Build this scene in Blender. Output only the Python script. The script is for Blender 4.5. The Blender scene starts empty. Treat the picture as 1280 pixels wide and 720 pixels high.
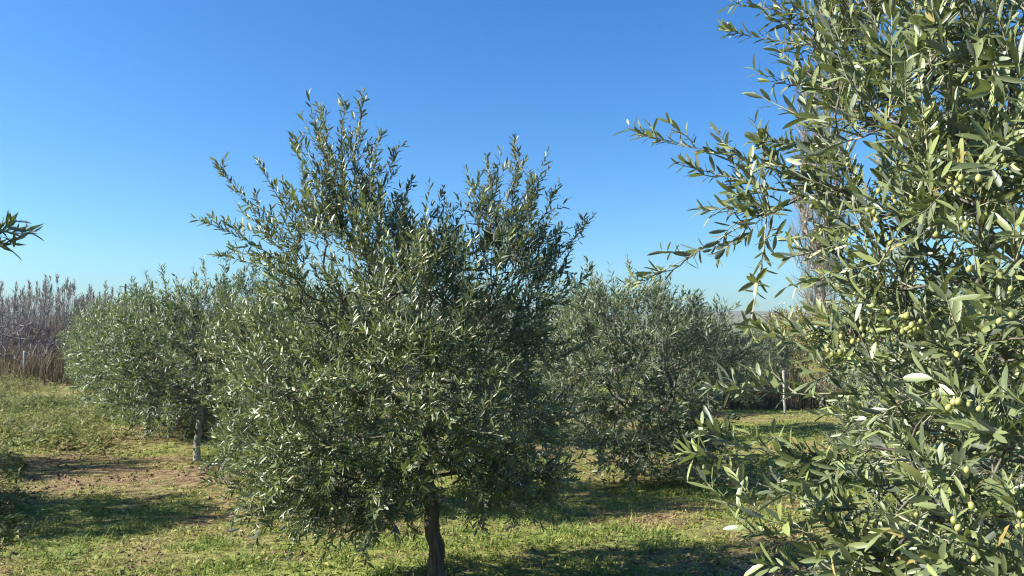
import bpy, math, random
import numpy as np
from mathutils import Matrix, Vector

# ------------------------------------------------------------------ camera, sky, sun, exposure
sc = bpy.context.scene
COL = sc.collection
W0, H0, F = 1280.0, 720.0, 1005.0          # photograph size and focal length in its pixels
CAM = np.array([0.0, 0.0, 1.62]); HORIZON = 410.0
PITCH = math.atan((HORIZON - 360.0) / F)

cd = bpy.data.cameras.new('camera'); cd.sensor_width = 36.0; cd.lens = 36.0 * F / W0
cd.clip_start = 0.05; cd.clip_end = 9000.0
cam = bpy.data.objects.new('camera', cd); COL.objects.link(cam)
cam.location = CAM; cam.rotation_euler = (math.radians(90) + PITCH, 0, 0)
sc.camera = cam

SUN_EL = math.radians(31); SHADOW_AZ = math.radians(83)     # shadows run right and a little away
world = bpy.data.worlds.new('World'); sc.world = world; world.use_nodes = True
wn = world.node_tree
sky = wn.nodes.new('ShaderNodeTexSky'); sky.sky_type = 'NISHITA'; sky.sun_disc = False
sky.sun_elevation = SUN_EL; sky.sun_rotation = SHADOW_AZ + math.pi
sky.altitude = 100; sky.air_density = 1.0; sky.dust_density = 1.1; sky.ozone_density = 2.2
tint = wn.nodes.new('ShaderNodeMix'); tint.data_type = 'RGBA'; tint.blend_type = 'MULTIPLY'; tint.inputs['Factor'].default_value = 1.0
tint.inputs['B'].default_value = (0.70, 1.045, 1.36, 1)      # the phone's cool white balance on the clear sky
hsv = wn.nodes.new('ShaderNodeHueSaturation'); hsv.inputs['Saturation'].default_value = 1.27
wn.links.new(sky.outputs[0], hsv.inputs['Color']); wn.links.new(hsv.outputs[0], tint.inputs['A']); wn.links.new(tint.outputs['Result'], wn.nodes['Background'].inputs[0])
wn.nodes['Background'].inputs[1].default_value = 0.0545

sl = bpy.data.lights.new('sun', 'SUN'); sl.energy = 5.0; sl.angle = math.radians(0.53); sl.color = (1.0, 0.955, 0.88)
sun = bpy.data.objects.new('sun', sl); COL.objects.link(sun)
ld = Vector((math.sin(SHADOW_AZ) * math.cos(SUN_EL), math.cos(SHADOW_AZ) * math.cos(SUN_EL), -math.sin(SUN_EL)))
sun.rotation_euler = ld.to_track_quat('-Z', 'Y').to_euler()

sc.view_settings.view_transform = 'Standard'; sc.view_settings.look = 'None'
sc.view_settings.exposure = 1.5; sc.view_settings.gamma = 1.0
sc.render.engine = 'CYCLES'
cy = sc.cycles
cy.max_bounces = 7; cy.diffuse_bounces = 4; cy.glossy_bounces = 2; cy.transmission_bounces = 4; cy.transparent_max_bounces = 4
cy.use_denoising = True; cy.denoiser = 'OPENIMAGEDENOISE'; cy.denoising_input_passes = 'RGB_ALBEDO_NORMAL'; cy.denoising_prefilter = 'NONE'; cy.sample_clamp_indirect = 6.0
cy.caustics_reflective = False; cy.caustics_refractive = False
cy.pixel_filter_type = 'BLACKMAN_HARRIS'; cy.filter_width = 1.15

UP = np.array([0, 0, 1.0])

def P(px, py, depth):
    """a point seen at photo pixel (px, py), standing `depth` metres away along the ground"""
    f = np.array([0, math.cos(PITCH), math.sin(PITCH)]); u = np.array([0, -math.sin(PITCH), math.cos(PITCH)])
    r = f + np.array([1.0, 0, 0]) * (px - 640) / F + u * (360 - py) / F
    return CAM + r * depth / r[1]

def project(p):
    q = np.asarray(p) - CAM
    z = q[..., 1] * math.cos(PITCH) + q[..., 2] * math.sin(PITCH)
    y = -q[..., 1] * math.sin(PITCH) + q[..., 2] * math.cos(PITCH)
    z = np.where(z > 0.05, z, 0.05)
    return 640 + F * q[..., 0] / z, 360 - F * y / z, z

# ------------------------------------------------------------------ noise and terrain
def vnoise(x, y, seed=0):
    x = np.asarray(x, float); y = np.asarray(y, float)
    xi = np.floor(x).astype(np.int64); yi = np.floor(y).astype(np.int64)
    fx = x - xi; fy = y - yi
    fx = fx * fx * (3 - 2 * fx); fy = fy * fy * (3 - 2 * fy)
    def h(a, b):
        n = (a * 374761393 + b * 668265263 + seed * 974634777) & 0xffffffff
        n = ((n ^ (n >> 13)) * 1274126177) & 0xffffffff
        return ((n ^ (n >> 16)) & 0xffff) / 65535.0
    return (h(xi, yi) * (1 - fx) + h(xi + 1, yi) * fx) * (1 - fy) + (h(xi, yi + 1) * (1 - fx) + h(xi + 1, yi + 1) * fx) * fy

def fbm(x, y, seed=0, o=4):
    s = 0; a = 0.5; t = 0
    for i in range(o):
        s = s + a * vnoise(x, y, seed + i * 17); t += a; a *= 0.5; x = x * 2.03; y = y * 2.03
    return s / t

def ground_z(x, y):
    x = np.asarray(x, float); y = np.asarray(y, float)
    near = np.exp(-((x / 30) ** 2 + ((y - 8) / 30) ** 2))
    z = near * (0.16 * (fbm(x * 0.35, y * 0.35, 3, 3) - 0.5) + 0.06 * (fbm(x * 1.9, y * 1.9, 9, 3) - 0.5))
    return z

def greenness(x, y):
    """1 where the sward is fresh and green, 0 where it is dry straw and litter"""
    g = fbm(x * 0.55, y * 0.55, 21, 4) * 0.75 + fbm(x * 2.6, y * 2.6, 31, 3) * 0.45
    return np.clip((g - 0.35) * 3.0, 0, 1)

# ------------------------------------------------------------------ materials
def mat(name):
    m = bpy.data.materials.new(name); m.use_nodes = True
    nt = m.node_tree; nt.nodes.clear()
    out = nt.nodes.new('ShaderNodeOutputMaterial')
    return m, nt, out

def N(nt, t, **kw):
    n = nt.nodes.new(t)
    for k, v in kw.items(): setattr(n, k, v)
    return n

def ramp(nt, fac, stops):
    r = N(nt, 'ShaderNodeValToRGB'); nt.links.new(fac, r.inputs[0])
    e = r.color_ramp.elements
    while len(e) < len(stops): e.new(0.5)
    for i, (p, c) in enumerate(stops): e[i].position = p; e[i].color = (*c, 1)
    return r.outputs[0]

def leaf_material(name, top, under, trans, rough=0.42, tw=0.22, spec=0.5):
    """two-sided leaf: darker glossy upper face, pale matt underside; attribute 'var' varies each leaf"""
    m, nt, out = mat(name); L = nt.links.new
    at = N(nt, 'ShaderNodeAttribute', attribute_name='var')
    geo = N(nt, 'ShaderNodeNewGeometry')
    ct = ramp(nt, at.outputs['Fac'], top); cu = ramp(nt, at.outputs['Fac'], under)
    mx = N(nt, 'ShaderNodeMix', data_type='RGBA'); L(geo.outputs['Backfacing'], mx.inputs['Factor']); L(ct, mx.inputs['A']); L(cu, mx.inputs['B'])
    b = N(nt, 'ShaderNodeBsdfPrincipled'); L(mx.outputs['Result'], b.inputs['Base Color'])
    rr = N(nt, 'ShaderNodeMath', operation='MULTIPLY_ADD'); L(geo.outputs['Backfacing'], rr.inputs[0]); rr.inputs[1].default_value = 0.3; rr.inputs[2].default_value = rough
    L(rr.outputs[0], b.inputs['Roughness']); b.inputs['Specular IOR Level'].default_value = spec
    t = N(nt, 'ShaderNodeBsdfTranslucent'); ctr = ramp(nt, at.outputs['Fac'], trans); L(ctr, t.inputs['Color'])
    ms = N(nt, 'ShaderNodeMixShader'); ms.inputs[0].default_value = tw
    L(b.outputs[0], ms.inputs[1]); L(t.outputs[0], ms.inputs[2]); L(ms.outputs[0], out.inputs[0])
    return m

def plain_material(name, stops, scale=20.0, rough=0.85, bump=0.3, stretch=(1, 1, 1), spec=0.3, detail=6):
    m, nt, out = mat(name); L = nt.links.new
    tc = N(nt, 'ShaderNodeTexCoord'); mp = N(nt, 'ShaderNodeMapping'); mp.inputs['Scale'].default_value = stretch
    L(tc.outputs['Object'], mp.inputs[0])
    n = N(nt, 'ShaderNodeTexNoise'); n.inputs['Scale'].default_value = scale; n.inputs['Detail'].default_value = detail; n.inputs['Roughness'].default_value = 0.65
    L(mp.outputs[0], n.inputs['Vector'])
    c = ramp(nt, n.outputs[0], stops)
    b = N(nt, 'ShaderNodeBsdfPrincipled'); L(c, b.inputs['Base Color']); b.inputs['Roughness'].default_value = rough
    b.inputs['Specular IOR Level'].default_value = spec
    if bump:
        bp = N(nt, 'ShaderNodeBump'); bp.inputs['Strength'].default_value = bump; bp.inputs['Distance'].default_value = 0.01
        L(n.outputs[0], bp.inputs['Height']); L(bp.outputs[0], b.inputs['Normal'])
    L(b.outputs[0], out.inputs[0])
    return m

M = {}
M['leaf'] = leaf_material('olive_leaf',
    [(0.0, (0.036, 0.048, 0.029)), (0.5, (0.118, 0.145, 0.062)), (0.85, (0.195, 0.224, 0.085)), (0.96, (0.235, 0.268, 0.09)), (1.0, (0.27, 0.21, 0.07))],
    [(0.0, (0.095, 0.110, 0.085)), (0.6, (0.132, 0.150, 0.118)), (1.0, (0.17, 0.19, 0.14))],
    [(0.0, (0.10, 0.14, 0.03)), (1.0, (0.28, 0.33, 0.07))], rough=0.45, tw=0.20, spec=0.65)
M['leaf_far'] = leaf_material('olive_leaf_greyer',
    [(0.0, (0.052, 0.066, 0.042)), (0.6, (0.125, 0.150, 0.088)), (1.0, (0.205, 0.235, 0.135))],
    [(0.0, (0.09, 0.105, 0.072)), (1.0, (0.155, 0.175, 0.118))],
    [(0.0, (0.12, 0.18, 0.04)), (1.0, (0.30, 0.38, 0.09))], rough=0.52, tw=0.20)
M['bark'] = plain_material('dark_bark', [(0.28, (0.030, 0.021, 0.016)), (0.5, (0.10, 0.068, 0.050)), (0.72, (0.19, 0.15, 0.12))], 34, 0.9, 1.0, (1, 1, 0.22))
M['bark_pale'] = plain_material('pale_grey_bark', [(0.25, (0.14, 0.125, 0.105)), (0.55, (0.34, 0.32, 0.285)), (0.8, (0.50, 0.48, 0.44))], 24, 0.9, 0.6, (1, 1, 0.3))
M['twig'] = plain_material('grey_green_twig', [(0.3, (0.16, 0.16, 0.10)), (0.7, (0.34, 0.325, 0.23))], 40, 0.7, 0)
M['limb'] = plain_material('olive_limb_bark', [(0.3, (0.06, 0.052, 0.04)), (0.7, (0.17, 0.155, 0.125))], 40, 0.85, 0.4)
M['bare'] = plain_material('bare_twig_bark', [(0.3, (0.12, 0.09, 0.09)), (0.7, (0.28, 0.24, 0.24))], 30, 0.85, 0)
M['scrub'] = plain_material('brown_scrub_twig', [(0.3, (0.07, 0.05, 0.04)), (0.7, (0.20, 0.145, 0.115))], 30, 0.85, 0)
M['poplar'] = plain_material('poplar_twig_bark', [(0.3, (0.20, 0.17, 0.13)), (0.7, (0.36, 0.32, 0.26))], 30, 0.85, 0)
M['post'] = plain_material('weathered_post', [(0.3, (0.24, 0.225, 0.18)), (0.7, (0.42, 0.40, 0.34))], 18, 0.8, 0.3, (1, 1, 0.2))
M['pole'] = plain_material('dark_pole_wood', [(0.3, (0.05, 0.045, 0.04)), (0.7, (0.12, 0.105, 0.09))], 18, 0.85, 0.3, (1, 1, 0.2))

def var_material(name, stops, rough=0.7, tw=0.25):
    m, nt, out = mat(name); L = nt.links.new
    at = N(nt, 'ShaderNodeAttribute', attribute_name='var')
    c = ramp(nt, at.outputs['Fac'], stops)
    b = N(nt, 'ShaderNodeBsdfPrincipled'); L(c, b.inputs['Base Color']); b.inputs['Roughness'].default_value = rough
    b.inputs['Specular IOR Level'].default_value = 0.3
    t = N(nt, 'ShaderNodeBsdfTranslucent'); L(c, t.inputs['Color'])
    ms = N(nt, 'ShaderNodeMixShader'); ms.inputs[0].default_value = tw
    L(b.outputs[0], ms.inputs[1]); L(t.outputs[0], ms.inputs[2]); L(ms.outputs[0], out.inputs[0])
    return m
M['grass'] = var_material('grass_blade', [(0.0, (0.36, 0.28, 0.13)), (0.3, (0.31, 0.295, 0.085)), (0.55, (0.24, 0.275, 0.058)), (1.0, (0.12, 0.19, 0.034))], 0.6, 0.35)
M['litter'] = var_material('dry_litter', [(0.0, (0.08, 0.05, 0.03)), (0.5, (0.22, 0.15, 0.082)), (1.0, (0.40, 0.31, 0.18))], 0.8, 0.12)
M['weed'] = var_material('weed_leaf', [(0.0, (0.30, 0.24, 0.12)), (0.35, (0.26, 0.265, 0.09)), (1.0, (0.14, 0.18, 0.056))], 0.6, 0.35)
M['drygrass'] = var_material('dry_tall_grass', [(0.0, (0.085, 0.065, 0.042)), (0.6, (0.17, 0.135, 0.08)), (1.0, (0.25, 0.205, 0.12))], 0.8, 0.25)
M['reed'] = var_material('dry_reed', [(0.0, (0.09, 0.08, 0.072)), (0.5, (0.22, 0.20, 0.185)), (1.0, (0.34, 0.315, 0.29))], 0.8, 0.2)
M['plume'] = var_material('reed_plume', [(0.0, (0.13, 0.125, 0.11)), (1.0, (0.30, 0.28, 0.25))], 0.9, 0.3)
M['shrub'] = leaf_material('yellow_green_shrub_leaf',
    [(0.0, (0.11, 0.11, 0.03)), (1.0, (0.24, 0.21, 0.055))], [(0.0, (0.13, 0.13, 0.05)), (1.0, (0.25, 0.23, 0.08))], [(0.0, (0.2, 0.2, 0.04)), (1.0, (0.4, 0.38, 0.08))])

def olive_material():
    m, nt, out = mat('olive_fruit'); L = nt.links.new
    oi = N(nt, 'ShaderNodeObjectInfo')
    c = ramp(nt, oi.outputs['Random'], [(0.0, (0.20, 0.215, 0.06)), (0.6, (0.29, 0.295, 0.085)), (0.95, (0.34, 0.32, 0.11)), (0.99, (0.17, 0.10, 0.10))])
    b = N(nt, 'ShaderNodeBsdfPrincipled'); L(c, b.inputs['Base Color']); b.inputs['Roughness'].default_value = 0.42
    b.inputs['Subsurface Weight'].default_value = 0.0
    L(b.outputs[0], out.inputs[0]); return m
M['olive'] = olive_material()

def ground_material():
    m, nt, out = mat('orchard_ground'); L = nt.links.new
    tc = N(nt, 'ShaderNodeTexCoord')
    at = N(nt, 'ShaderNodeAttribute', attribute_name='var')
    n1 = N(nt, 'ShaderNodeTexNoise'); n1.inputs['Scale'].default_value = 9.0; n1.inputs['Detail'].default_value = 9; n1.inputs['Roughness'].default_value = 0.72
    n2 = N(nt, 'ShaderNodeTexNoise'); n2.inputs['Scale'].default_value = 60.0; n2.inputs['Detail'].default_value = 5
    L(tc.outputs['Object'], n1.inputs['Vector']); L(tc.outputs['Object'], n2.inputs['Vector'])
    dry = ramp(nt, n1.outputs[0], [(0.36, (0.07, 0.040, 0.024)), (0.46, (0.175, 0.110, 0.060)), (0.57, (0.25, 0.18, 0.085)), (0.70, (0.36, 0.28, 0.13))])
    grn = ramp(nt, n1.outputs[0], [(0.34, (0.09, 0.085, 0.026)), (0.50, (0.18, 0.205, 0.048)), (0.72, (0.29, 0.30, 0.085))])
    mx = N(nt, 'ShaderNodeMix', data_type='RGBA'); L(at.outputs['Fac'], mx.inputs['Factor']); L(dry, mx.inputs['A']); L(grn, mx.inputs['B'])
    b = N(nt, 'ShaderNodeBsdfPrincipled'); L(mx.outputs['Result'], b.inputs['Base Color']); b.inputs['Roughness'].default_value = 0.95
    b.inputs['Specular IOR Level'].default_value = 0.15
    bp = N(nt, 'ShaderNodeBump'); bp.inputs['Strength'].default_value = 0.8; bp.inputs['Distance'].default_value = 0.03
    ad = N(nt, 'ShaderNodeMath', operation='MULTIPLY_ADD'); L(n2.outputs[0], ad.inputs[0]); ad.inputs[1].default_value = 0.5; L(n1.outputs[0], ad.inputs[2])
    L(ad.outputs[0], bp.inputs['Height']); L(bp.outputs[0], b.inputs['Normal'])
    L(b.outputs[0], out.inputs[0]); return m
M['ground'] = ground_material()
M['hill'] = plain_material('wooded_hillside', [(0.3, (0.05, 0.06, 0.04)), (0.7, (0.16, 0.15, 0.09))], 0.01, 0.95, 0)

# ------------------------------------------------------------------ mesh helpers
def link(o, parent=None):
    COL.objects.link(o)
    if parent is not None: o.parent = parent
    return o

def mesh_from(name, V, faces, mats, fmat=None, var=None, smooth=False):
    """V (n,3); faces: list of (m,k) int arrays with k = 3 or 4; fmat: material index per face array; var: value per vertex"""
    me = bpy.data.meshes.new(name)
    V = np.ascontiguousarray(V, np.float32)
    faces = [np.asarray(f, np.int32) for f in faces]
    ok = [i for i, f in enumerate(faces) if len(f)]
    loops = np.concatenate([faces[i].ravel() for i in ok])
    tot = np.concatenate([np.full(len(faces[i]), faces[i].shape[1], np.int32) for i in ok])
    start = np.concatenate([[0], np.cumsum(tot)[:-1]]).astype(np.int32)
    me.vertices.add(len(V)); me.vertices.foreach_set('co', V.ravel())
    me.loops.add(len(loops)); me.loops.foreach_set('vertex_index', loops)
    me.polygons.add(len(tot)); me.polygons.foreach_set('loop_start', start)
    if fmat is not None:
        me.polygons.foreach_set('material_index', np.concatenate([np.full(len(faces[i]), fmat[i], np.int32) for i in ok]))
    me.polygons.foreach_set('use_smooth', np.full(len(tot), smooth))
    for m in mats: me.materials.append(m)
    if var is not None:
        a = me.attributes.new('var', 'FLOAT', 'POINT'); a.data.foreach_set('value', np.ascontiguousarray(var, np.float32))
    me.update(calc_edges=True)
    return me

def unit(v):
    return v / np.maximum(np.linalg.norm(v, axis=-1, keepdims=True), 1e-9)

def perp(d, rng=None):
    a = np.where(np.abs(d[..., 2:3]) < 0.9, np.array([0, 0, 1.0]), np.array([1.0, 0, 0]))
    return unit(np.cross(d, a))

def tube(pts, rad, sides, cap=True):
    """one bent tapering tube; returns V, quads"""
    pts = np.asarray(pts, float); rad = np.asarray(rad, float); n = len(pts)
    t = unit(np.gradient(pts, axis=0)); x = perp(t); y = np.cross(t, x)
    a = np.arange(sides) * 2 * math.pi / sides
    ring = x[:, None, :] * np.cos(a)[None, :, None] + y[:, None, :] * np.sin(a)[None, :, None]
    # keep rings from twisting
    for i in range(1, n):
        d = ring[i] @ ring[i - 1][0]; k = int(np.argmax(d)); ring[i] = np.roll(ring[i], -k, axis=0)
    V = (pts[:, None, :] + ring * rad[:, None, None]).reshape(-1, 3)
    i, j = np.meshgrid(np.arange(n - 1), np.arange(sides), indexing='ij'); j2 = (j + 1) % sides
    q = np.stack([i * sides + j, i * sides + j2, (i + 1) * sides + j2, (i + 1) * sides + j], -1).reshape(-1, 4)
    return V, q

def tubes_batch(Pts, rad, sides=3):
    """many tubes with the same number of points. Pts (N,K,3), rad (N,K)"""
    Nn, K, _ = Pts.shape
    t = unit(np.gradient(Pts, axis=1)); ref = perp(t[:, 0])[:, None, :]
    x = unit(ref - t * np.sum(ref * t, -1, keepdims=True)); y = np.cross(t, x)
    a = np.arange(sides) * 2 * math.pi / sides
    V = Pts[:, :, None, :] + rad[:, :, None, None] * (x[:, :, None, :] * np.cos(a)[:, None] + y[:, :, None, :] * np.sin(a)[:, None])
    k, s = np.meshgrid(np.arange(K - 1), np.arange(sides), indexing='ij'); s2 = (s + 1) % sides
    q = np.stack([k * sides + s, k * sides + s2, (k + 1) * sides + s2, (k + 1) * sides + s], -1).reshape(-1, 4)
    Q = (np.arange(Nn) * K * sides)[:, None, None] + q[None]
    return V.reshape(-1, 3), Q.reshape(-1, 4)

class Joint:
    """collects vertices and faces of ONE mesh"""
    def __init__(s): s.V = []; s.F = []; s.m = []; s.var = []; s.n = 0
    def add(s, V, faces, mi=0, var=0.5):
        s.V.append(V)
        s.var.append(np.broadcast_to(np.asarray(var, float), (len(V),)))
        for f in faces:
            if len(f): s.F.append(np.asarray(f) + s.n); s.m.append(mi)
        s.n += len(V)
    def mesh(s, name, mats, smooth=False):
        return mesh_from(name, np.concatenate(s.V), s.F, mats, s.m, np.concatenate(s.var), smooth)
    def obj(s, name, mats, parent=None, smooth=False):
        return link(bpy.data.objects.new(name, s.mesh(name, mats, smooth)), parent)

# ------------------------------------------------------------------ leaves
def leaf_template(lod):
    """unit leaf along +u, across v (-1..1), fold w per |v|; returns uvw and faces"""
    if lod == 'hi':
        st = [(0.13, 0.52), (0.42, 1.0), (0.72, 0.90), (0.92, 0.42)]
    elif lod == 'hi3':
        st = [(0.15, 0.58), (0.46, 1.0), (0.82, 0.72)]
    elif lod == 'few':
        st = [(0.48, 1.0)]
    elif lod == 'mid':
        st = [(0.26, 0.85), (0.68, 0.88)]
    else:
        st = None
    if st is None:
        uv = np.array([[0, 0], [0.45, 1.0], [1.0, 0], [0.45, -1.0]], float)
        return uv, [np.array([[0, 3, 2, 1]])]
    uv = [(0, 0)]
    for u, w in st: uv += [(u, w), (u, 0), (u, -w)]
    uv.append((1.0, 0)); k = len(uv) - 1
    tri = [(0, 2, 1), (0, 3, 2)]; quad = []
    for i in range(len(st) - 1):
        a = 1 + 3 * i; quad += [(a, a + 1, a + 4, a + 3), (a + 1, a + 2, a + 5, a + 4)]
    a = 1 + 3 * (len(st) - 1); tri += [(a, a + 1, k), (a + 1, a + 2, k)]
    return np.array(uv, float), [np.array(tri)] + ([np.array(quad)] if quad else [])

def leaf_verts(uv, p, d, n, L, Wd, curl, fold):
    """vertices (N,k,3) of leaves at p along d with upper face n"""
    s = np.cross(n, d)
    u = uv[:, 0][None, :, None]; v = uv[:, 1][None, :, None]
    return (p[:, None, :] + d[:, None, :] * (u * L[:, None, None]) + s[:, None, :] * (v * Wd[:, None, None])
            + n[:, None, :] * ((np.abs(v) * fold[:, None, None] * Wd[:, None, None]) - curl[:, None, None] * L[:, None, None] * u * u))

class Leaves:
    def __init__(s): s.p = []; s.d = []; s.n = []; s.L = []; s.W = []; s.v = []
    def add(s, p, d, n, L, W, v):
        s.p.append(p); s.d.append(d); s.n.append(n); s.L.append(L); s.W.append(W); s.v.append(v)
    def done(s):
        for k in 'pdnLWv': setattr(s, k, np.concatenate(getattr(s, k)))
        return s

def shoots(rng, B, D, Len, bend, lv, stems, r0=0.0016, gap=0.019, Lm=0.056, Ls=0.19, wr=0.105, var_b=0.0, bare=0.12, upw=0.25):
    """leafy shoots: bases B, directions D, lengths, upward bend; opposite leaf pairs, each pair turned a quarter"""
    n = len(B)
    if n == 0: return
    K = 6
    side = unit(np.cross(D, rng.normal(size=(n, 3)))); wob = rng.normal(0, 0.07, n)
    def pos(t):   # t (n,k)
        return (B[:, None, :] + D[:, None, :] * (Len[:, None] * t)[..., None] + UP * (bend[:, None] * Len[:, None] * t * t)[..., None]
                + side[:, None, :] * (wob[:, None] * Len[:, None] * np.sin(t * 5))[..., None])
    def tan(t):
        return unit(D[:, None, :] + UP * (2 * bend[:, None] * t)[..., None] + side[:, None, :] * (wob[:, None] * 5 * np.cos(t * 5))[..., None])
    t = np.broadcast_to(np.linspace(0, 1, K), (n, K))
    stems.append((pos(t), r0 * (1.15 - 0.85 * t) * (0.8 + 0.7 * np.clip(Len / 0.3, 0.4, 2))[:, None]))
    mx = int(np.ceil(Len.max() / gap)) + 1
    j = np.arange(mx)[None, :] + rng.uniform(0, 0.5, (n, 1))
    tt = (j * gap * rng.uniform(0.85, 1.2, (n, 1))) / Len[:, None]
    ok = (tt <= 1.0) & (tt > bare)
    tc = np.clip(tt, 0, 1)
    p = pos(tc); T = tan(tc)
    x = perp(T); y = np.cross(T, x)
    az0 = rng.uniform(0, 6.28, (n, 1)) + np.arange(mx)[None, :] * (math.pi / 2) + rng.normal(0, 0.25, (n, mx))
    shoot_v = rng.uniform(0, 1, (n, 1))
    for sgn in (0, math.pi):
        keep = ok & (rng.uniform(size=(n, mx)) > 0.13)
        az = (az0 + sgn)[keep]
        R = x[keep] * np.cos(az)[:, None] + y[keep] * np.sin(az)[:, None]
        Tk = T[keep]; tk = tc[keep]; m = len(tk)
        al = np.radians(62 - 30 * tk + rng.normal(0, 12, m))
        d = unit(Tk * np.cos(al)[:, None] + R * np.sin(al)[:, None] + UP * (upw * 0.4) + rng.normal(0, 0.08, (m, 3)))
        nn = Tk - d * np.sum(Tk * d, -1, keepdims=True) + UP * upw + rng.normal(0, 0.22, (m, 3))
        nn = unit(nn - d * np.sum(nn * d, -1, keepdims=True))
        L = np.clip(rng.normal(Lm, Lm * Ls, m), Lm * 0.45, Lm * 1.5) * (0.62 + 0.6 * np.sin(np.clip(tk, 0.08, 0.97) * 2.6))
        Wd = L * rng.normal(wr, wr * 0.16, m).clip(wr * 0.6, wr * 1.5)
        v = np.clip(0.26 + 0.34 * np.broadcast_to(shoot_v, (n, mx))[keep] * 1.0 + 0.30 * tk ** 3 + rng.normal(0, 0.19, m) + var_b, 0, 0.95); v[rng.uniform(size=m) < 0.012] = 1.0
        lv.add(p[keep], d, nn, L, Wd, v)

# ------------------------------------------------------------------ trees
def grow(rng, trunk, attract, fork, step=0.07, kpath=0.25, curve=0.35, wig=0.012):
    """joins attractor points to a trunk by branches that leave their parent smoothly; returns chains with radii"""
    pos = [np.asarray(p, float) for p in trunk]; par = [-1] + list(range(len(trunk) - 1)); 
    plen = [0.0] + list(np.cumsum(np.linalg.norm(np.diff(np.asarray(trunk), axis=0), axis=1)))
    root = [-1] * len(trunk)
    chains = [list(range(len(trunk)))]
    top = np.asarray(trunk[-1])
    order = np.argsort(np.linalg.norm(attract - top, axis=1))
    cap = len(trunk) + 60 * len(attract)
    PA = np.zeros((cap, 3)); PL = np.zeros(cap); n = len(trunk)
    PA[:n] = pos; PL[:n] = plen
    nl = 0; tips = []
    for a in attract[order]:
        dd = np.linalg.norm(PA[fork:n] - a, axis=1) + kpath * PL[fork:n]
        i = int(np.argmin(dd)) + fork
        p0 = PA[i]; dist = np.linalg.norm(a - p0)
        if dist < 0.03: tips.append(i); continue
        k = max(2, int(dist / step))
        pd = p0 - PA[par[i]] if par[i] >= 0 else UP
        pd = pd / max(np.linalg.norm(pd), 1e-6)
        c = p0 + pd * dist * curve + rng.normal(0, 0.05, 3) * dist
        s = np.linspace(0, 1, k + 1)[1:, None]
        q = (1 - s) ** 2 * p0 + 2 * s * (1 - s) * c + s * s * a
        q[:-1] += rng.normal(0, wig, (k - 1, 3)) if k > 1 else 0
        ch = [i]
        rt = root[i]
        if rt < 0: rt = nl; nl += 1
        pv = i
        for x in q:
            PA[n] = x; PL[n] = PL[pv] + np.linalg.norm(x - PA[pv]); par.append(pv); root.append(rt); ch.append(n); pv = n; n += 1
        chains.append(ch); tips.append(pv)
    cnt = np.zeros(n)
    for t in tips: cnt[t] += 1
    for i in range(n - 1, 0, -1): cnt[par[i]] += cnt[i]
    return PA[:n], np.array(par), cnt, chains, np.array(root), np.array(tips)

def lobe_points(rng, lobes):
    """attractor points in ellipsoid lobes (centre, radii, count), denser towards the surface"""
    out = []
    for c, r, k in lobes:
        u = unit(rng.normal(size=(k, 3))); s = rng.uniform(0.18, 1, k) ** (1 / 2.2)
        out.append(np.asarray(c) + u * s[:, None] * np.asarray(r))
    return np.concatenate(out)

LEAFOBJ = {}
def single_leaf_mesh(i, m):
    """one of a few leaf meshes (unit length along +Y, unit half width) shared by leaves that are objects"""
    k = (i, m.name)
    if k not in LEAFOBJ:
        uv, fc = leaf_template('hi')
        rg = np.random.default_rng(i)
        o = np.zeros((1, 3)); V = leaf_verts(uv, o, np.array([[0, 1.0, 0]]), np.array([[0, 0, 1.0]]), np.ones(1), np.full(1, 0.105), np.array([[-0.04, 0.05, 0.12, 0.2][i % 4]]), np.full(1, 0.35))[0]
        LEAFOBJ[k] = mesh_from('leaf', V, fc, [m], None, np.full(len(V), (i + 0.5) / 16.0), True)
    return LEAFOBJ[k]

def empty(name, loc, label, cat, group=None):
    o = bpy.data.objects.new(name, None); o.location = loc; o.empty_display_size = 0.2; COL.objects.link(o)
    o['label'] = label; o['category'] = cat
    if group: o['group'] = group
    return o

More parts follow.
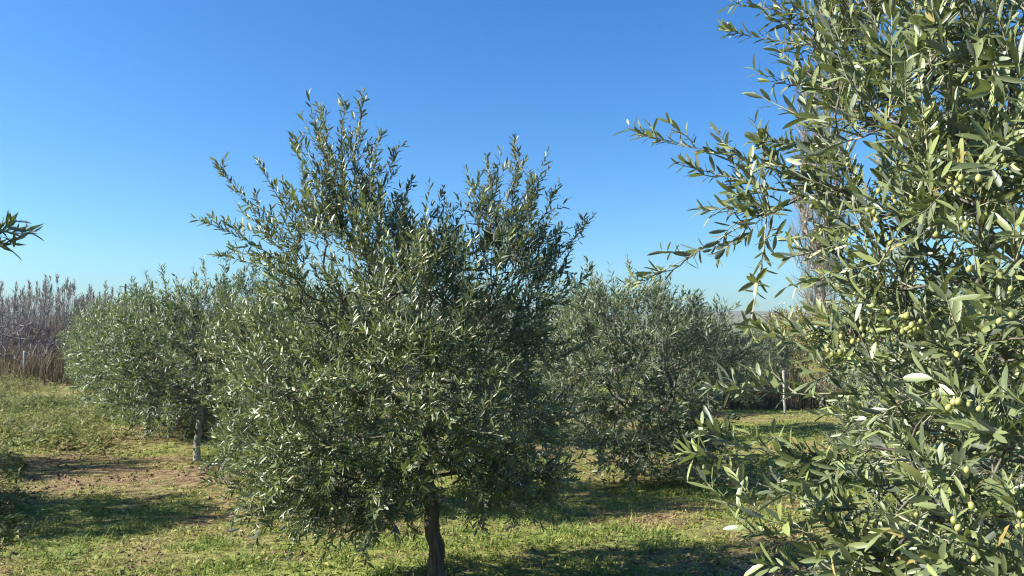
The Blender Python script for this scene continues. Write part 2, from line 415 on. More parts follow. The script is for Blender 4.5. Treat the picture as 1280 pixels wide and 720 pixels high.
def build_tree(seed, base, trunk, lobes, leaders=(), label='', group=None, lod='mid', trunk_r=0.055, tip_r=0.0022, nshoot=3.5, shoot_len=(0.12, 0.32),
               Lm=0.056, gap=0.019, leafmat='leaf', barkmat='bark', limbmat='limb', single_leaves=0, var_b=0.0, droop=0.0, extra=None, wr=0.105, name='olive_tree', twigr=0.0016, centre=None, kpath=0.25, step=0.07, upright=0.2, side=0.8, side_len=(0.07, 0.20)):
    """trunk, lobes and leaders are relative to base. Returns the Empty and bookkeeping."""
    rng = np.random.default_rng(seed); base = np.asarray(base, float)
    trunk = np.asarray(trunk, float); att = lobe_points(rng, lobes)
    lead_pts = []; lead = []
    for p0, p1, arch in leaders:
        p0 = np.asarray(p0, float); p1 = np.asarray(p1, float); d = p1 - p0; ln = np.linalg.norm(d)
        k = max(3, int(ln / 0.05)); s = np.linspace(0, 1, k)[:, None]
        q = p0 + d * s + UP * (arch * ln * (s * s - s)) + np.cumsum(rng.normal(0, 0.0035, (k, 3)), 0)
        lead.append(q)
    nA = len(att)
    allp = np.concatenate([att] + [q[:1] for q in lead]) if lead else att
    pos, par, cnt, chains, root, tips = grow(rng, trunk, allp, fork=max(1, int(len(trunk) * 0.55)), kpath=kpath, step=step)
    # leaders leave the branch end nearest to their foot
    rad = tip_r * np.maximum(cnt, 1) ** 0.43
    nt_ = len(trunk)
    rad[:nt_] = np.maximum(rad[:nt_], 0) ; sc_ = trunk_r / max(rad[0], 1e-6)
    rad = np.where(cnt > 3, rad * np.interp(cnt, [3, cnt.max()], [1, sc_]), rad)
    flare = np.interp(np.arange(nt_), [0, 2, nt_ - 1], [1.45, 1.05, 0.92]) * trunk_r
    rad[:nt_] = flare
    e = empty(name, tuple(base), label, 'tree', group)
    # --- wood: trunk and each limb a mesh of its own
    rg2 = np.random.default_rng(seed + 5)
    s0 = np.linspace(0, 1, nt_); s1 = np.linspace(0, 1, 34); zz = np.stack([np.interp(s1, s0, pos[:nt_, c]) for c in range(3)], -1)
    zz[:, :2] += (np.stack([fbm(s1 * 9, s1 * 0 + seed, 3, 2), fbm(s1 * 9, s1 * 0 + seed + 7, 3, 2)], -1) - 0.5) * trunk_r * 0.5
    tv, tq = tube(zz, np.interp(s1, s0, rad[:nt_]), 18)
    cen_ = np.repeat(zz, 18, 0); an = np.tile(np.arange(18) / 18 * 6.2832, 34); hh_ = np.repeat(s1, 18)
    lump = 1 + 0.28 * (fbm(np.cos(an) * 1.3 + 5, np.sin(an) * 1.3 + hh_ * 7, seed, 3) - 0.5) + 0.16 * (fbm(np.cos(an) * 5 + 9, np.sin(an) * 5 + hh_ * 3, seed + 3, 2) - 0.5)
    lump = lump + 0.25 * np.clip(0.22 - hh_, 0, 1) / 0.22 * (0.5 + 0.5 * np.sin(an * 3 + seed))
    tv = cen_ + (tv - cen_) * lump[:, None]
    J = Joint(); J.add(tv, [tq]); J.obj('trunk', [M[barkmat]], e, True)
    limbs = {}
    for ch in chains[1:]:
        r = rad[ch].copy(); r[0] = min(r[0], r[1] * 1.25)
        sides = 7 if r[1] > 0.014 else (5 if r[1] > 0.006 else 3)
        V, q = tube(pos[ch], r, sides)
        limbs.setdefault(root[ch[-1]], Joint()).add(V, [q])
    keep = limbs
    for k, j in keep.items(): j.obj('limb', [M[limbmat]], e, True)
    # --- shoots
    lv = Leaves(); stems = []
    cen = np.mean(att, axis=0) if centre is None else np.asarray(centre, float)
    thin = np.where((cnt <= 3) & (np.arange(len(pos)) >= nt_))[0]
    nsh = int(nA * nshoot)
    pick = np.concatenate([tips[:nA], rng.choice(thin, max(1, nsh - nA))]) if nsh > nA else rng.choice(tips[:nA], nsh)
    B = pos[pick]; pd = unit(B - pos[par[pick]])
    o = B - cen; o[:, 2] *= 0.5; o = unit(o)
    hgt = (B[:, 2] - cen[2]) / max(1e-3, np.ptp(att[:, 2]) * 0.5)
    upb = np.clip(0.45 + 0.45 * hgt, -0.25, 1.0) - droop
    D = unit(pd * 0.45 + o * 0.55 + UP * (upb * 0.75)[:, None] + rng.normal(0, 0.42, (len(B), 3)))
    Ln = rng.uniform(*shoot_len, len(B)) * rng.choice([0.7, 1.0, 1.25], len(B), p=[0.3, 0.5, 0.2])
    bend = rng.normal(0.10, 0.16, len(B)) + 0.18 * np.clip(hgt, -1, 1) - droop * 0.5
    shoots(rng, B, D, Ln, bend, lv, stems, Lm=Lm, gap=gap, var_b=var_b, wr=wr, r0=twigr)
    # --- leaders: long leafy sprays with side shoots
    SB, SD, SL, SE = [], [], [], []
    for q in lead:
        k = len(q); ln = np.linalg.norm(q[-1] - q[0])
        r = np.linspace(max(0.0028, 0.006 * ln), 0.0011, k)
        V, qq = tube(q, r, 5)
        keep_j = list(keep.values())[0]
        stems.append((q[np.linspace(0, k - 1, 6).astype(int)][None], np.linspace(max(0.0026, 0.0055 * ln), 0.0012, 6)[None]))
        t = unit(np.gradient(q, axis=0))
        for i in range(1, k):
            f = i / (k - 1)
            if rng.uniform() < side:
                x = perp(t[i]); y = np.cross(t[i], x); a = rng.uniform(0, 6.28)
                rd = x * math.cos(a) + y * math.sin(a)
                SB.append(q[i]); SD.append(unit(t[i] * 0.65 + rd * (0.65 - 0.3 * f) + UP * upright)); SL.append(rng.uniform(*side_len) * (1.25 - 0.65 * f) * min(1.0, 0.5 + ln)); SE.append(rng.normal(0.08, 0.08))
        SB.append(q[-2]); SD.append(t[-1]); SL.append(0.075); SE.append(0.0)
        # leaves on the spray itself
        m = max(4, int(ln / 0.12))
        for i in range(m):
            a = q[int(i * (k - 1) / m)]; b = q[int((i + 1) * (k - 1) / m)]
            SB.append(a); SD.append(unit(b - a)); SL.append(max(0.04, np.linalg.norm(b - a))); SE.append(0.0)
    if SB:
        shoots(rng, np.array(SB), np.array(SD), np.array(SL), np.array(SE), lv, stems, Lm=Lm, gap=gap, var_b=var_b + 0.03, wr=wr, bare=0.02, r0=twigr)
    if extra is not None: extra(rng, lv, stems)
    lv.done()
    nl = len(lv.L); curl = rng.normal(0.08, 0.09, nl); fold = rng.uniform(0.1, 0.5, nl)
    # --- the leaves that show largest are objects of their own
    single = np.zeros(nl, bool)
    if single_leaves:
        x, y, z = project(lv.p + lv.d * (lv.L * 0.5)[:, None] + base)
        vis = (x > 4) & (x < 1276) & (y > 4) & (y < 716) & (z > 0.3)
        vd = unit(CAM - (lv.p + base)); area = lv.L * lv.W * np.abs(np.sum(vd * lv.n, -1)) / z ** 2
        # nearest along its own little patch of the picture first, so that picked leaves are ones in sight
        cell = (np.floor(x / 14).astype(int) * 1000 + np.floor(y / 14).astype(int)); cell[~vis] = -1
        od = np.lexsort((z, cell)); first = np.zeros(nl, bool); cs = cell[od]
        first[od[np.concatenate([[True], cs[1:] != cs[:-1]])]] = True; first &= vis
        cand = np.where(first)[0]; cand = cand[np.argsort(-area[cand])][:single_leaves]
        single[cand] = True
        for i in cand:
            vi = int(np.clip(lv.v[i] * 4, 0, 3)) * 4 + int(i % 4)
            ob = bpy.data.objects.new('leaf', single_leaf_mesh(vi, M[leafmat]))
            d, n_ = lv.d[i], lv.n[i]; s = np.cross(d, n_)
            sx = lv.W[i] / 0.105
            m4 = Matrix(((s[0] * sx, d[0] * lv.L[i], n_[0] * lv.L[i], lv.p[i][0]), (s[1] * sx, d[1] * lv.L[i], n_[1] * lv.L[i], lv.p[i][1]), (s[2] * sx, d[2] * lv.L[i], n_[2] * lv.L[i], lv.p[i][2]), (0, 0, 0, 1)))
            COL.objects.link(ob); ob.parent = e; ob.matrix_local = m4
    uv, fc = leaf_template(lod); g = ~single
    V = leaf_verts(uv, lv.p[g], lv.d[g], lv.n[g], lv.L[g], lv.W[g], curl[g], fold[g])
    k = len(uv); off = (np.arange(g.sum()) * k)[:, None, None]
    J = Joint()
    J.add(V.reshape(-1, 3), [(off + f[None]).reshape(-1, f.shape[1]) for f in fc], 0, np.repeat(lv.v[g], k))
    for pt, r in stems:
        tv, tq = tubes_batch(pt, r, 3); J.add(tv, [tq], 1, 0.5)
    c = J.obj('crown', [M[leafmat], M['twig']], e, lod == 'hi3'); c['kind'] = 'stuff'
    return dict(e=e, base=base, lv=lv, stems=stems, pos=pos)

def copy_tree(src, loc, rz, scale, label, group):
    s = src['e']; r = s.copy(); COL.objects.link(r); r.location = loc; r.rotation_euler = (0, 0, rz); r.scale = (scale, scale, scale)
    r['label'] = label
    if group: r['group'] = group
    for ch in s.children:
        c = ch.copy(); COL.objects.link(c); c.parent = r
    return r

def rel(px, py, depth, base): return P(px, py, depth) - base
def gp(x, y): return np.array([x, y, float(ground_z(x, y))])

# ------------------------------------------------------------------ ground
def spaced(a, b, step, far, growth=1.16):
    mid = np.arange(a, b + step * 0.5, step); out = [mid[-1]]; s = step
    while out[-1] < far: s *= growth; out.append(out[-1] + s)
    lo = [mid[0]]; s = step
    while lo[-1] > -far: s *= growth; lo.append(lo[-1] - s)
    return np.concatenate([np.array(lo[1:])[::-1], mid, np.array(out[1:])])
gx = spaced(-11, 9.5, 0.125, 1450); gy = spaced(3, 16, 0.125, 1450)
X, Y = np.meshgrid(gx, gy, indexing='ij')
V = np.stack([X, Y, ground_z(X, Y)], -1).reshape(-1, 3)
i, j = np.meshgrid(np.arange(len(gx) - 1), np.arange(len(gy) - 1), indexing='ij'); ny = len(gy)
q = np.stack([i * ny + j, (i + 1) * ny + j, (i + 1) * ny + j + 1, i * ny + j + 1], -1).reshape(-1, 4)
g = link(bpy.data.objects.new('ground', mesh_from('ground', V, [q], [M['ground']], None, greenness(V[:, 0], V[:, 1]), True)))
g['kind'] = 'structure'; g['label'] = 'mown orchard ground of patchy grass and dry straw'

# far hills
rng = np.random.default_rng(4)
nh = 520; th = np.radians(np.linspace(-180, 180, nh)); hv = []
prof = 6 + 24 * fbm(np.linspace(0, 40, nh), np.zeros(nh), 41, 4)
for k, (r, f) in enumerate([(860, -0.15), (960, 0.55), (1080, 1.0), (1200, 0.75), (1350, -0.1)]):
    hv.append(np.stack([r * np.sin(th), r * np.cos(th), f * prof * (1 + 0.12 * rng.normal(size=nh) * (0.3 < f < 0.9))], -1))
hv = np.stack(hv, 1); i, j = np.meshgrid(np.arange(nh - 1), np.arange(4), indexing='ij')
hq = np.stack([i * 5 + j, (i + 1) * 5 + j, (i + 1) * 5 + j + 1, i * 5 + j + 1], -1).reshape(-1, 4)
h = link(bpy.data.objects.new('hills', mesh_from('hills', hv.reshape(-1, 3), [hq[:, ::-1]], [M['hill']], None, None, True))); h['kind'] = 'structure'

# ------------------------------------------------------------------ grass, litter, weeds
def blades(rng, pts, hgt, wid, lean, var, name, matname, label, seg=2):
    """bent tapering blades standing at pts; one joined sward"""
    n = len(pts); az = rng.uniform(0, 6.28, n); side = np.stack([np.cos(az), np.sin(az), np.zeros(n)], -1)
    fw = np.stack([-np.sin(az), np.cos(az), np.zeros(n)], -1)
    def at(t): return pts + UP * (hgt * t * (1 - 0.25 * t * np.clip(lean, 0, 2)))[:, None] + fw * (lean * hgt * t * t)[:, None]
    a = at(np.zeros(n)); b = at(np.full(n, 0.55)); c = at(np.ones(n))
    V = np.stack([a - side * wid[:, None], a + side * wid[:, None], b - side * (wid * 0.75)[:, None], b + side * (wid * 0.75)[:, None], c], 1)
    o = (np.arange(n) * 5)[:, None, None]
    J = Joint(); J.add(V.reshape(-1, 3), [(o + np.array([[0, 1, 3, 2]])).reshape(-1, 4), (o + np.array([[2, 3, 4]])).reshape(-1, 3)], 0, np.repeat(var, 5))
    ob = J.obj(name, [M[matname]]); ob['kind'] = 'stuff'; ob['label'] = label
    return ob

def scatter(rng, n, x0, x1, y0, y1, margin=1.5, power=1.0):
    """points on the ground inside the wedge the place opens towards, thinning with distance"""
    u = rng.uniform(size=n); y = (y0 ** (1 - power + 1e-6) + u * (y1 ** (1 - power + 1e-6) - y0 ** (1 - power + 1e-6))) ** (1 / (1 - power + 1e-6))
    x = rng.uniform(-1, 1, n) * (0.70 * y + margin)
    k = (x > x0) & (x < x1); return x[k], y[k]

rng = np.random.default_rng(11)
x, y = scatter(rng, 238000, -11, 11, 3.6, 26, power=1.25)
gr = greenness(x, y); clump = fbm(x * 6, y * 6, 77, 2)
k = rng.uniform(size=len(x)) < np.clip(0.2 + 0.9 * gr, 0, 1) * np.clip((clump - 0.24) * 3.2, 0.08, 1)
x, y, gr, clump = x[k], y[k], gr[k], clump[k]; n = len(x)
pts = np.stack([x, y, ground_z(x, y) - 0.004], -1)
hg = rng.gamma(3.2, 0.0085, n) * (0.55 + 0.75 * gr) * (0.5 + clump); var = np.clip(0.12 + 0.72 * gr + rng.normal(0, 0.17, n), 0, 1)
blades(rng, pts, hg, rng.uniform(0.0020, 0.0048, n) * (1 + y / 13), rng.uniform(0.2, 1.6, n), var, 'grass', 'grass', 'short patchy green and straw-coloured grass under the olive trees')

# denser tufts standing out of it
tx, ty = scatter(rng, 2600, -11, 11, 3.8, 20, power=1.3)
k = rng.uniform(size=len(tx)) < (0.25 + 0.75 * greenness(tx, ty)); tx, ty = tx[k], ty[k]; m = 20
ts = rng.gamma(2.5, 0.4, len(tx)).clip(0.3, 2.2); x = np.repeat(tx, m) + rng.normal(0, 0.028, len(tx) * m) * np.repeat(ts, m); y = np.repeat(ty, m) + rng.normal(0, 0.028, len(tx) * m) * np.repeat(ts, m); n = len(x)
blades(rng, np.stack([x, y, ground_z(x, y) - 0.004], -1), rng.uniform(0.018, 0.052, n) * np.repeat(ts, m) ** 0.6, rng.uniform(0.0022, 0.0045, n) * (1 + y / 16), rng.uniform(0.3, 1.7, n), np.clip(np.repeat(rng.uniform(0.35, 0.95, len(tx)), m) + rng.normal(0, 0.12, n), 0, 1), 'grass_tufts', 'grass', 'fresh green grass tufts standing out of the mown sward')

# low broad-leaved herbs in the sward
def flat_bits(rng, x, y, L, Wd, tilt, var, name, matname, label, lift=0.008):
    n = len(x); az = rng.uniform(0, 6.28, n); d = np.stack([np.cos(az), np.sin(az), rng.normal(0, tilt, n)], -1); d = unit(d)
    nn = unit(np.stack([rng.normal(0, tilt, n), rng.normal(0, tilt, n), np.ones(n)], -1)); nn = unit(nn - d * np.sum(nn * d, -1, keepdims=True))
    p = np.stack([x, y, ground_z(x, y) + rng.uniform(0.2, 1, n) * lift], -1)
    uv, fc = leaf_template('few'); V = leaf_verts(uv, p, d, nn, L, Wd, rng.normal(0.1, 0.2, n), rng.uniform(0, 0.6, n))
    k = len(uv); off = (np.arange(n) * k)[:, None, None]; J = Joint()
    J.add(V.reshape(-1, 3), [(off + f[None]).reshape(-1, f.shape[1]) for f in fc], 0, np.repeat(var, k))
    ob = J.obj(name, [M[matname]]); ob['kind'] = 'stuff'; ob['label'] = label
    return ob
x, y = scatter(rng, 46000, -11, 11, 3.6, 18, power=1.4)
gr = greenness(x, y); k = rng.uniform(size=len(x)) < (0.12 + 0.6 * gr) * np.clip((fbm(x * 3.2, y * 3.2, 91, 2) - 0.38) * 5, 0, 1); x, y, gr = x[k], y[k], gr[k]; n = len(x)
flat_bits(rng, x, y, rng.uniform(0.02, 0.065, n), rng.uniform(0.005, 0.015, n), 0.5, np.clip(0.45 + rng.normal(0.1, 0.22, n), 0, 1), 'herb', 'grass', 'low broad-leaved herbs scattered through the short grass', 0.03)
x, y = scatter(rng, 80000, -11, 11, 3.6, 18, power=1.4)
gr = greenness(x, y); k = rng.uniform(size=len(x)) < (1.0 - 0.72 * gr) * np.clip((fbm(x * 2.2, y * 2.2, 61, 3) - 0.30) * 4, 0.1, 1); x, y = x[k], y[k]; n = len(x)
flat_bits(rng, x, y, rng.uniform(0.02, 0.065, n), rng.uniform(0.003, 0.009, n), 0.35, rng.uniform(0, 1, n), 'leaf_litter', 'litter', 'fallen dry olive leaves and straw lying on the ground', 0.015)

# soil clods
x, y = scatter(rng, 11000, -11, 9, 3.8, 14, power=1.5)
gr = greenness(x, y); k = rng.uniform(size=len(x)) < (1 - gr) * np.clip((fbm(x * 1.3, y * 1.3, 51, 3) - 0.42) * 6, 0, 1); x, y = x[k], y[k]; n = len(x)
ico = np.array([[0, 0, 1], [1, 0, 0.1], [0.3, 0.95, 0], [-0.8, 0.6, 0.1], [-0.8, -0.6, 0], [0.3, -0.95, 0.1], [0, 0, -0.6]], float)
icf = np.array([[0, 1, 2], [0, 2, 3], [0, 3, 4], [0, 4, 5], [0, 5, 1], [6, 2, 1], [6, 3, 2], [6, 4, 3], [6, 5, 4], [6, 1, 5]])
V = ico[None] * (rng.gamma(3, 0.005, (n, 1, 1)).clip(0, 0.026) + 0.005) * np.array([1, 1, 0.7]) * rng.uniform(0.7, 1.3, (n, 7, 1)); a = rng.uniform(0, 6.28, n)
R = np.zeros((n, 3, 3)); R[:, 0, 0] = np.cos(a); R[:, 0, 1] = -np.sin(a); R[:, 1, 0] = np.sin(a); R[:, 1, 1] = np.cos(a); R[:, 2, 2] = 1
V = np.einsum('nij,nkj->nki', R, V) + np.stack([x, y, ground_z(x, y) + 0.003], -1)[:, None]
J = Joint(); J.add(V.reshape(-1, 3), [((np.arange(n) * 7)[:, None, None] + icf[None]).reshape(-1, 3)], 0, np.repeat(rng.uniform(0, 0.5, n), 7))
ob = J.obj('soil_clod', [M['litter']]); ob['kind'] = 'stuff'; ob['label'] = 'small brown clods of soil on the bare patches'

def weeds(rng, xs, ys, hgt, nleaf, leafL, leafW, var, name, matname, label, spread=0.12):
    """tall weeds: thin stem with leaves all the way up"""
    n = len(xs); b = np.stack([xs, ys, ground_z(xs, ys) - 0.02], -1)
    lean = rng.normal(0, spread, (n, 2)); D = unit(np.stack([lean[:, 0], lean[:, 1], np.ones(n)], -1))
    t = np.linspace(0, 1, 4)
    pts = b[:, None] + D[:, None] * (hgt[:, None] * t)[..., None] + rng.normal(0, 0.015, (n, 4, 3)) * t[None, :, None]
    tv, tq = tubes_batch(pts, 0.004 * np.ones((n, 4)) * (1.2 - t), 3)
    J = Joint(); J.add(tv, [tq], 0, np.repeat(np.clip(var - 0.15, 0, 1), 12))
    s = rng.uniform(0.12, 1.0, (n, nleaf)); p = (b[:, None] + D[:, None] * (hgt[:, None] * s)[..., None]).reshape(-1, 3)
    m = n * nleaf; az = rng.uniform(0, 6.28, m); d = unit(np.stack([np.cos(az), np.sin(az), rng.normal(0.55, 0.4, m)], -1))
    nn = unit(UP - d * d[:, 2:3] + rng.normal(0, 0.25, (m, 3))); nn = unit(nn - d * np.sum(nn * d, -1, keepdims=True))
    L = rng.uniform(*leafL, m) * (1.15 - 0.55 * s.ravel()); uv, fc = leaf_template('few')
    V = leaf_verts(uv, p, d, nn, L, L * rng.uniform(*leafW, m), rng.normal(0.25, 0.2, m), rng.uniform(0, 0.5, m))
    k = len(uv); off = (np.arange(m) * k)[:, None, None]
    J.add(V.reshape(-1, 3), [(off + f[None]).reshape(-1, f.shape[1]) for f in fc], 0, np.repeat(np.clip(np.repeat(var, nleaf) + rng.normal(0, 0.1, m), 0, 1), k))
    ob = J.obj(name, [M[matname]]); ob['kind'] = 'stuff'; ob['label'] = label
    return ob

# tall green weeds on the left verge, beyond the mown strip
n = 4800; ys = rng.uniform(10.2, 25, n); edge = -0.565 * ys + 0.95 - 0.2 * np.clip(ys - 15, 0, 20); xs = edge - rng.gamma(1.6, 1.5, n) + rng.normal(0, 0.25, n)
ys = ys + 0.5 * (fbm(xs * 0.7, ys * 0 + 3, 13, 2) - 0.5)
pat = fbm(xs * 0.8, ys * 0.8, 23, 3); k = rng.uniform(size=n) < np.clip((pat - 0.36) * 6, 0.10, 1); xs, ys, pat = xs[k], ys[k], pat[k]
weeds(rng, xs, ys, rng.gamma(5, 0.054, len(xs)) * np.clip(0.1 + 1.7 * (pat - 0.15), 0.3, 1.5), 11, (0.07, 0.15), (0.09, 0.2), np.clip(1.5 * fbm(xs * 1.1, ys * 0.9, 37, 3) - 0.3 + rng.normal(0, 0.2, len(xs)), 0, 1), 'weeds', 'weed', 'knee-high yellow-green weeds on the unmown verge beside the fence')
# shorter weeds at the near edge of the verge
n = 420; ys = rng.uniform(6.0, 10.2, n); xs = -0.60 * ys - rng.gamma(1.5, 0.35, n)
weeds(rng, xs, ys, rng.uniform(0.06, 0.18, n), 10, (0.05, 0.10), (0.1, 0.22), np.clip(rng.normal(0.6, 0.25, n), 0, 1), 'verge_weeds', 'weed', 'low leafy weeds along the near edge of the verge')
# dry grass under the reeds and along the far right fence
n = 15000; ys = rng.uniform(23, 30, n); xs = rng.uniform(-26, -9, n)
pts = np.stack([xs, ys, ground_z(xs, ys)], -1)
blades(rng, pts, rng.uniform(0.3, 1.25, n) * (0.45 + 1.1 * fbm(xs * 0.8, ys * 0.6, 15, 3)), rng.uniform(0.006, 0.014, n), rng.uniform(0, 0.5, n), rng.uniform(0, 0.8, n), 'dry_grass', 'drygrass', 'tall brown dry grass in front of the reeds')
n = 9000; ys = rng.uniform(16.2, 18.6, n); xs = rng.uniform(4.0, 15, n)
pts = np.stack([xs, ys, ground_z(xs, ys)], -1)
blades(rng, pts, rng.uniform(0.35, 0.95, n) * (0.6 + 0.8 * fbm(xs * 0.9, ys * 0.9, 8, 2)), rng.uniform(0.004, 0.010, n), rng.uniform(0, 0.7, n), rng.uniform(0.2, 1, n), 'dry_weed_bank', 'drygrass', 'grey-brown bank of dry weeds behind the white posts')

# ------------------------------------------------------------------ the olive trees
def bent(h, dx, dy, k=8, seed=0, down=0.12):
    """trunk points from below ground to height h"""
    s = np.linspace(0, 1, k); rg = np.random.default_rng(seed)
    p = np.stack([dx * s ** 1.4, dy * s, -down + (h + down) * s], -1); p[1:-1, :2] += rg.normal(0, 0.008, (k - 2, 2)); return p

# the tree in the middle
CB = gp(-0.46, 5.1)
r = lambda px, py, dd=0.0: rel(px, py, 5.1 + dd, CB)
def lead(b, tip, dd0=0.0, dd1=0.0, arch=0.15): return (r(b[0], b[1], dd0), r(tip[0], tip[1], dd1), arch)
c_lobes = [(r(515, 490, 0.05), (0.78, 0.75, 0.52), 170), (r(420, 490, 0.0), (0.55, 0.65, 0.58), 100), (r(610, 490, 0.0), (0.50, 0.65, 0.55), 100),
           (r(425, 325, 0.0), (0.46, 0.46, 0.50), 90), (r(615, 355, 0.05), (0.44, 0.45, 0.42), 78), (r(375, 585, -0.1), (0.42, 0.45, 0.30), 70), (r(440, 625, 0.1), (0.35, 0.4, 0.16), 30), (r(520, 345, 0.0), (0.34, 0.5, 0.22), 60), (r(560, 580, 0.1), (0.5, 0.5, 0.22), 40),
           (r(430, 235, 0.0), (0.26, 0.26, 0.34), 28), (r(640, 285, 0.0), (0.24, 0.24, 0.28), 22), (r(505, 320, 0.0), (0.32, 0.4, 0.20), 26), (r(530, 400, -0.45), (0.36, 0.2, 0.30), 36), (r(545, 490, -0.55), (0.42, 0.18, 0.32), 44), (r(465, 612, -0.15), (0.32, 0.3, 0.14), 40), (r(625, 595, -0.1), (0.36, 0.35, 0.15), 40), (r(535, 580, -0.4), (0.3, 0.18, 0.12), 26)]
c_lead = [lead((428, 300), (430, 128)), lead((420, 290), (405, 140), 0.1, 0.15), lead((440, 300), (455, 130), -0.05, -0.1), lead((400, 290), (372, 182), 0, 0.1),
          lead((380, 300), (322, 205), -0.05, -0.1), lead((370, 320), (272, 207), 0, 0.0), lead((360, 330), (262, 280), 0.05, 0.1, -0.1), lead((350, 345), (278, 318), -0.1, -0.15, -0.2),
          lead((450, 300), (492, 188), 0, 0.05), lead((460, 320), (515, 228), -0.05, -0.1), lead((480, 330), (545, 262), 0.05, 0.1), lead((460, 270), (470, 165), 0.1, 0.15),
          lead((630, 340), (641, 188)), lead((625, 330), (612, 205), 0.05, 0.1), lead((640, 340), (660, 215), -0.05, -0.1), lead((610, 350), (588, 235), 0, -0.1), lead((650, 340), (694, 238), 0, 0.05),
          lead((660, 360), (735, 282), 0, 0.1), lead((670, 380), (730, 345), -0.05, -0.1), lead((590, 350), (560, 258), 0, 0.1), lead((650, 350), (700, 300), 0.1, 0.2),
          lead((400, 600), (360, 690), -0.1, -0.15, -0.25), lead((470, 600), (455, 690), 0, -0.05, -0.2), lead((600, 590), (605, 660), 0.0, 0.0, -0.25), lead((390, 600), (330, 660), -0.1, -0.2, -0.2), lead((640, 560), (690, 590), 0, 0, -0.2)]
central = build_tree(101, CB, np.vstack([bent(0.62, -0.075, 0.03, 8, 1), [[-0.075, 0.035, 0.78], [-0.05, 0.04, 0.98], [-0.06, 0.05, 1.2]]]), c_lobes, c_lead,
    'tall twin-topped olive tree whose dark leaning trunk rises from shaded grass', lod='mid', trunk_r=0.047, nshoot=2.85, shoot_len=(0.10, 0.26), Lm=0.047, gap=0.0178, wr=0.118, var_b=0.05, single_leaves=300, droop=0.05)

# the tree just behind it on the left
BB = gp(-1.55, 7.55)
r2 = lambda px, py, dd=0.0: rel(px, py, 7.55 + dd, BB)
b_lobes = [(r2(400, 470), (0.95, 0.9, 0.66), 230), (r2(350, 430, -0.2), (0.6, 0.6, 0.5), 90), (r2(460, 420, 0), (0.7, 0.7, 0.55), 90), (r2(370, 560, -0.2), (0.7, 0.6, 0.35), 70), (r2(345, 500, 0.1), (0.36, 0.6, 0.5), 50), (r2(318, 540, 0.2), (0.26, 0.4, 0.22), 26)]
behind = build_tree(202, BB, bent(0.75, 0.05, 0.0, 7, 2), b_lobes, [(r2(330, 400), r2(318, 330), 0.1), (r2(360, 390), r2(352, 325), 0.1), (r2(300, 420), r2(272, 365), 0.1)],
    'bushy olive tree half hidden behind the twin-topped one', lod='few', trunk_r=0.05, nshoot=3.4, Lm=0.058, gap=0.022, var_b=0.05)

# the big tree beside the camera
FB = gp(1.72, 2.05)
def fr(px, py, d): return rel(px, py, d, FB)
f_lobes = [(fr(1410, 400, 2.1), (0.66, 0.85, 0.80), 200), (fr(1260, 80, 2.2), (0.56, 0.75, 0.46), 100), (fr(1120, 40, 2.25), (0.28, 0.45, 0.22), 30), (fr(1330, 620, 1.9), (0.42, 0.60, 0.40), 100),
           (fr(1130, 245, 2.1), (0.22, 0.3, 0.07), 16), (fr(1220, 425, 2.1), (0.22, 0.4, 0.18), 30), (fr(1500, 100, 2.2), (0.8, 0.8, 0.7), 60), (fr(1230, 690, 1.9), (0.30, 0.4, 0.12), 26), (fr(1260, 330, 1.9), (0.26, 0.4, 0.2), 28), (fr(1185, 130, 1.75), (0.20, 0.2, 0.14), 22), (fr(1240, 230, 1.65), (0.16, 0.18, 0.12), 16)]
def L_(b, t, arch=0.1): return (fr(*b), fr(*t), arch)
f_lead = [L_((1050, 235, 2.2), (806, 162, 2.35), -0.05), L_((1010, 245, 2.2), (850, 205, 2.3), 0.05), L_((960, 262, 2.2), (806, 346, 2.25), -0.05),
          L_((960, 270, 2.1), (935, 410, 2.05), 0.05), L_((1040, 180, 2.2), (945, 178, 2.2), 0.05), L_((1020, 60, 2.2), (905, 40, 2.25), 0.1), L_((1030, 20, 2.2), (915, 2, 2.25), 0.1),
          L_((1040, 110, 2.2), (955, 100, 2.2), 0.1), L_((1060, 200, 2.1), (950, 205, 2.1), 0.15), L_((1090, 300, 2.0), (985, 320, 2.0), 0.0), L_((1100, 330, 1.9), (1000, 360, 1.9), -0.1),
          L_((1110, 490, 1.8), (888, 478, 1.85), 0.05), L_((1060, 450, 1.8), (940, 405, 1.85), 0.1), L_((1080, 420, 1.9), (985, 405, 1.9), 0.1), L_((1140, 580, 1.7), (865, 575, 1.75), -0.04),
          L_((1080, 640, 1.7), (870, 590, 1.75), 0.1), L_((1050, 580, 1.7), (890, 540, 1.75), 0.12), L_((1080, 690, 1.6), (905, 640, 1.65), 0.1), L_((1100, 720, 1.6), (945, 700, 1.6), 0.15), L_((1120, 640, 1.6), (1000, 620, 1.6), 0.12),
          L_((1200, 620, 1.5), (1140, 560, 1.45), 0.15), L_((1260, 560, 1.45), (1200, 500, 1.4), 0.15), L_((1240, 720, 1.4), (1180, 640, 1.42), 0.15), L_((1285, 700, 1.42), (1262, 600, 1.36), 0.15), L_((1290, 420, 1.4), (1215, 340, 1.35), 0.15),
          L_((1270, 330, 1.5), (1200, 290, 1.45), 0.15), L_((1240, 200, 1.6), (1150, 150, 1.6), 0.15), L_((1260, 90, 1.6), (1170, 60, 1.6), 0.15), L_((1200, 720, 1.4), (1110, 665, 1.4), 0.15), L_((1290, 540, 1.4), (1215, 530, 1.35), 0.1),
          L_((1090, 560, 1.7), (950, 612, 1.7), 0.0), L_((1120, 680, 1.65), (955, 662, 1.65), 0.12), L_((1110, 610, 1.7), (985, 560, 1.75), 0.12), L_((1140, 700, 1.6), (1020, 650, 1.6), 0.15), L_((1200, 420, 1.6), (1105, 395, 1.6), 0.1), L_((1190, 480, 1.6), (1090, 520, 1.6), 0.0)]
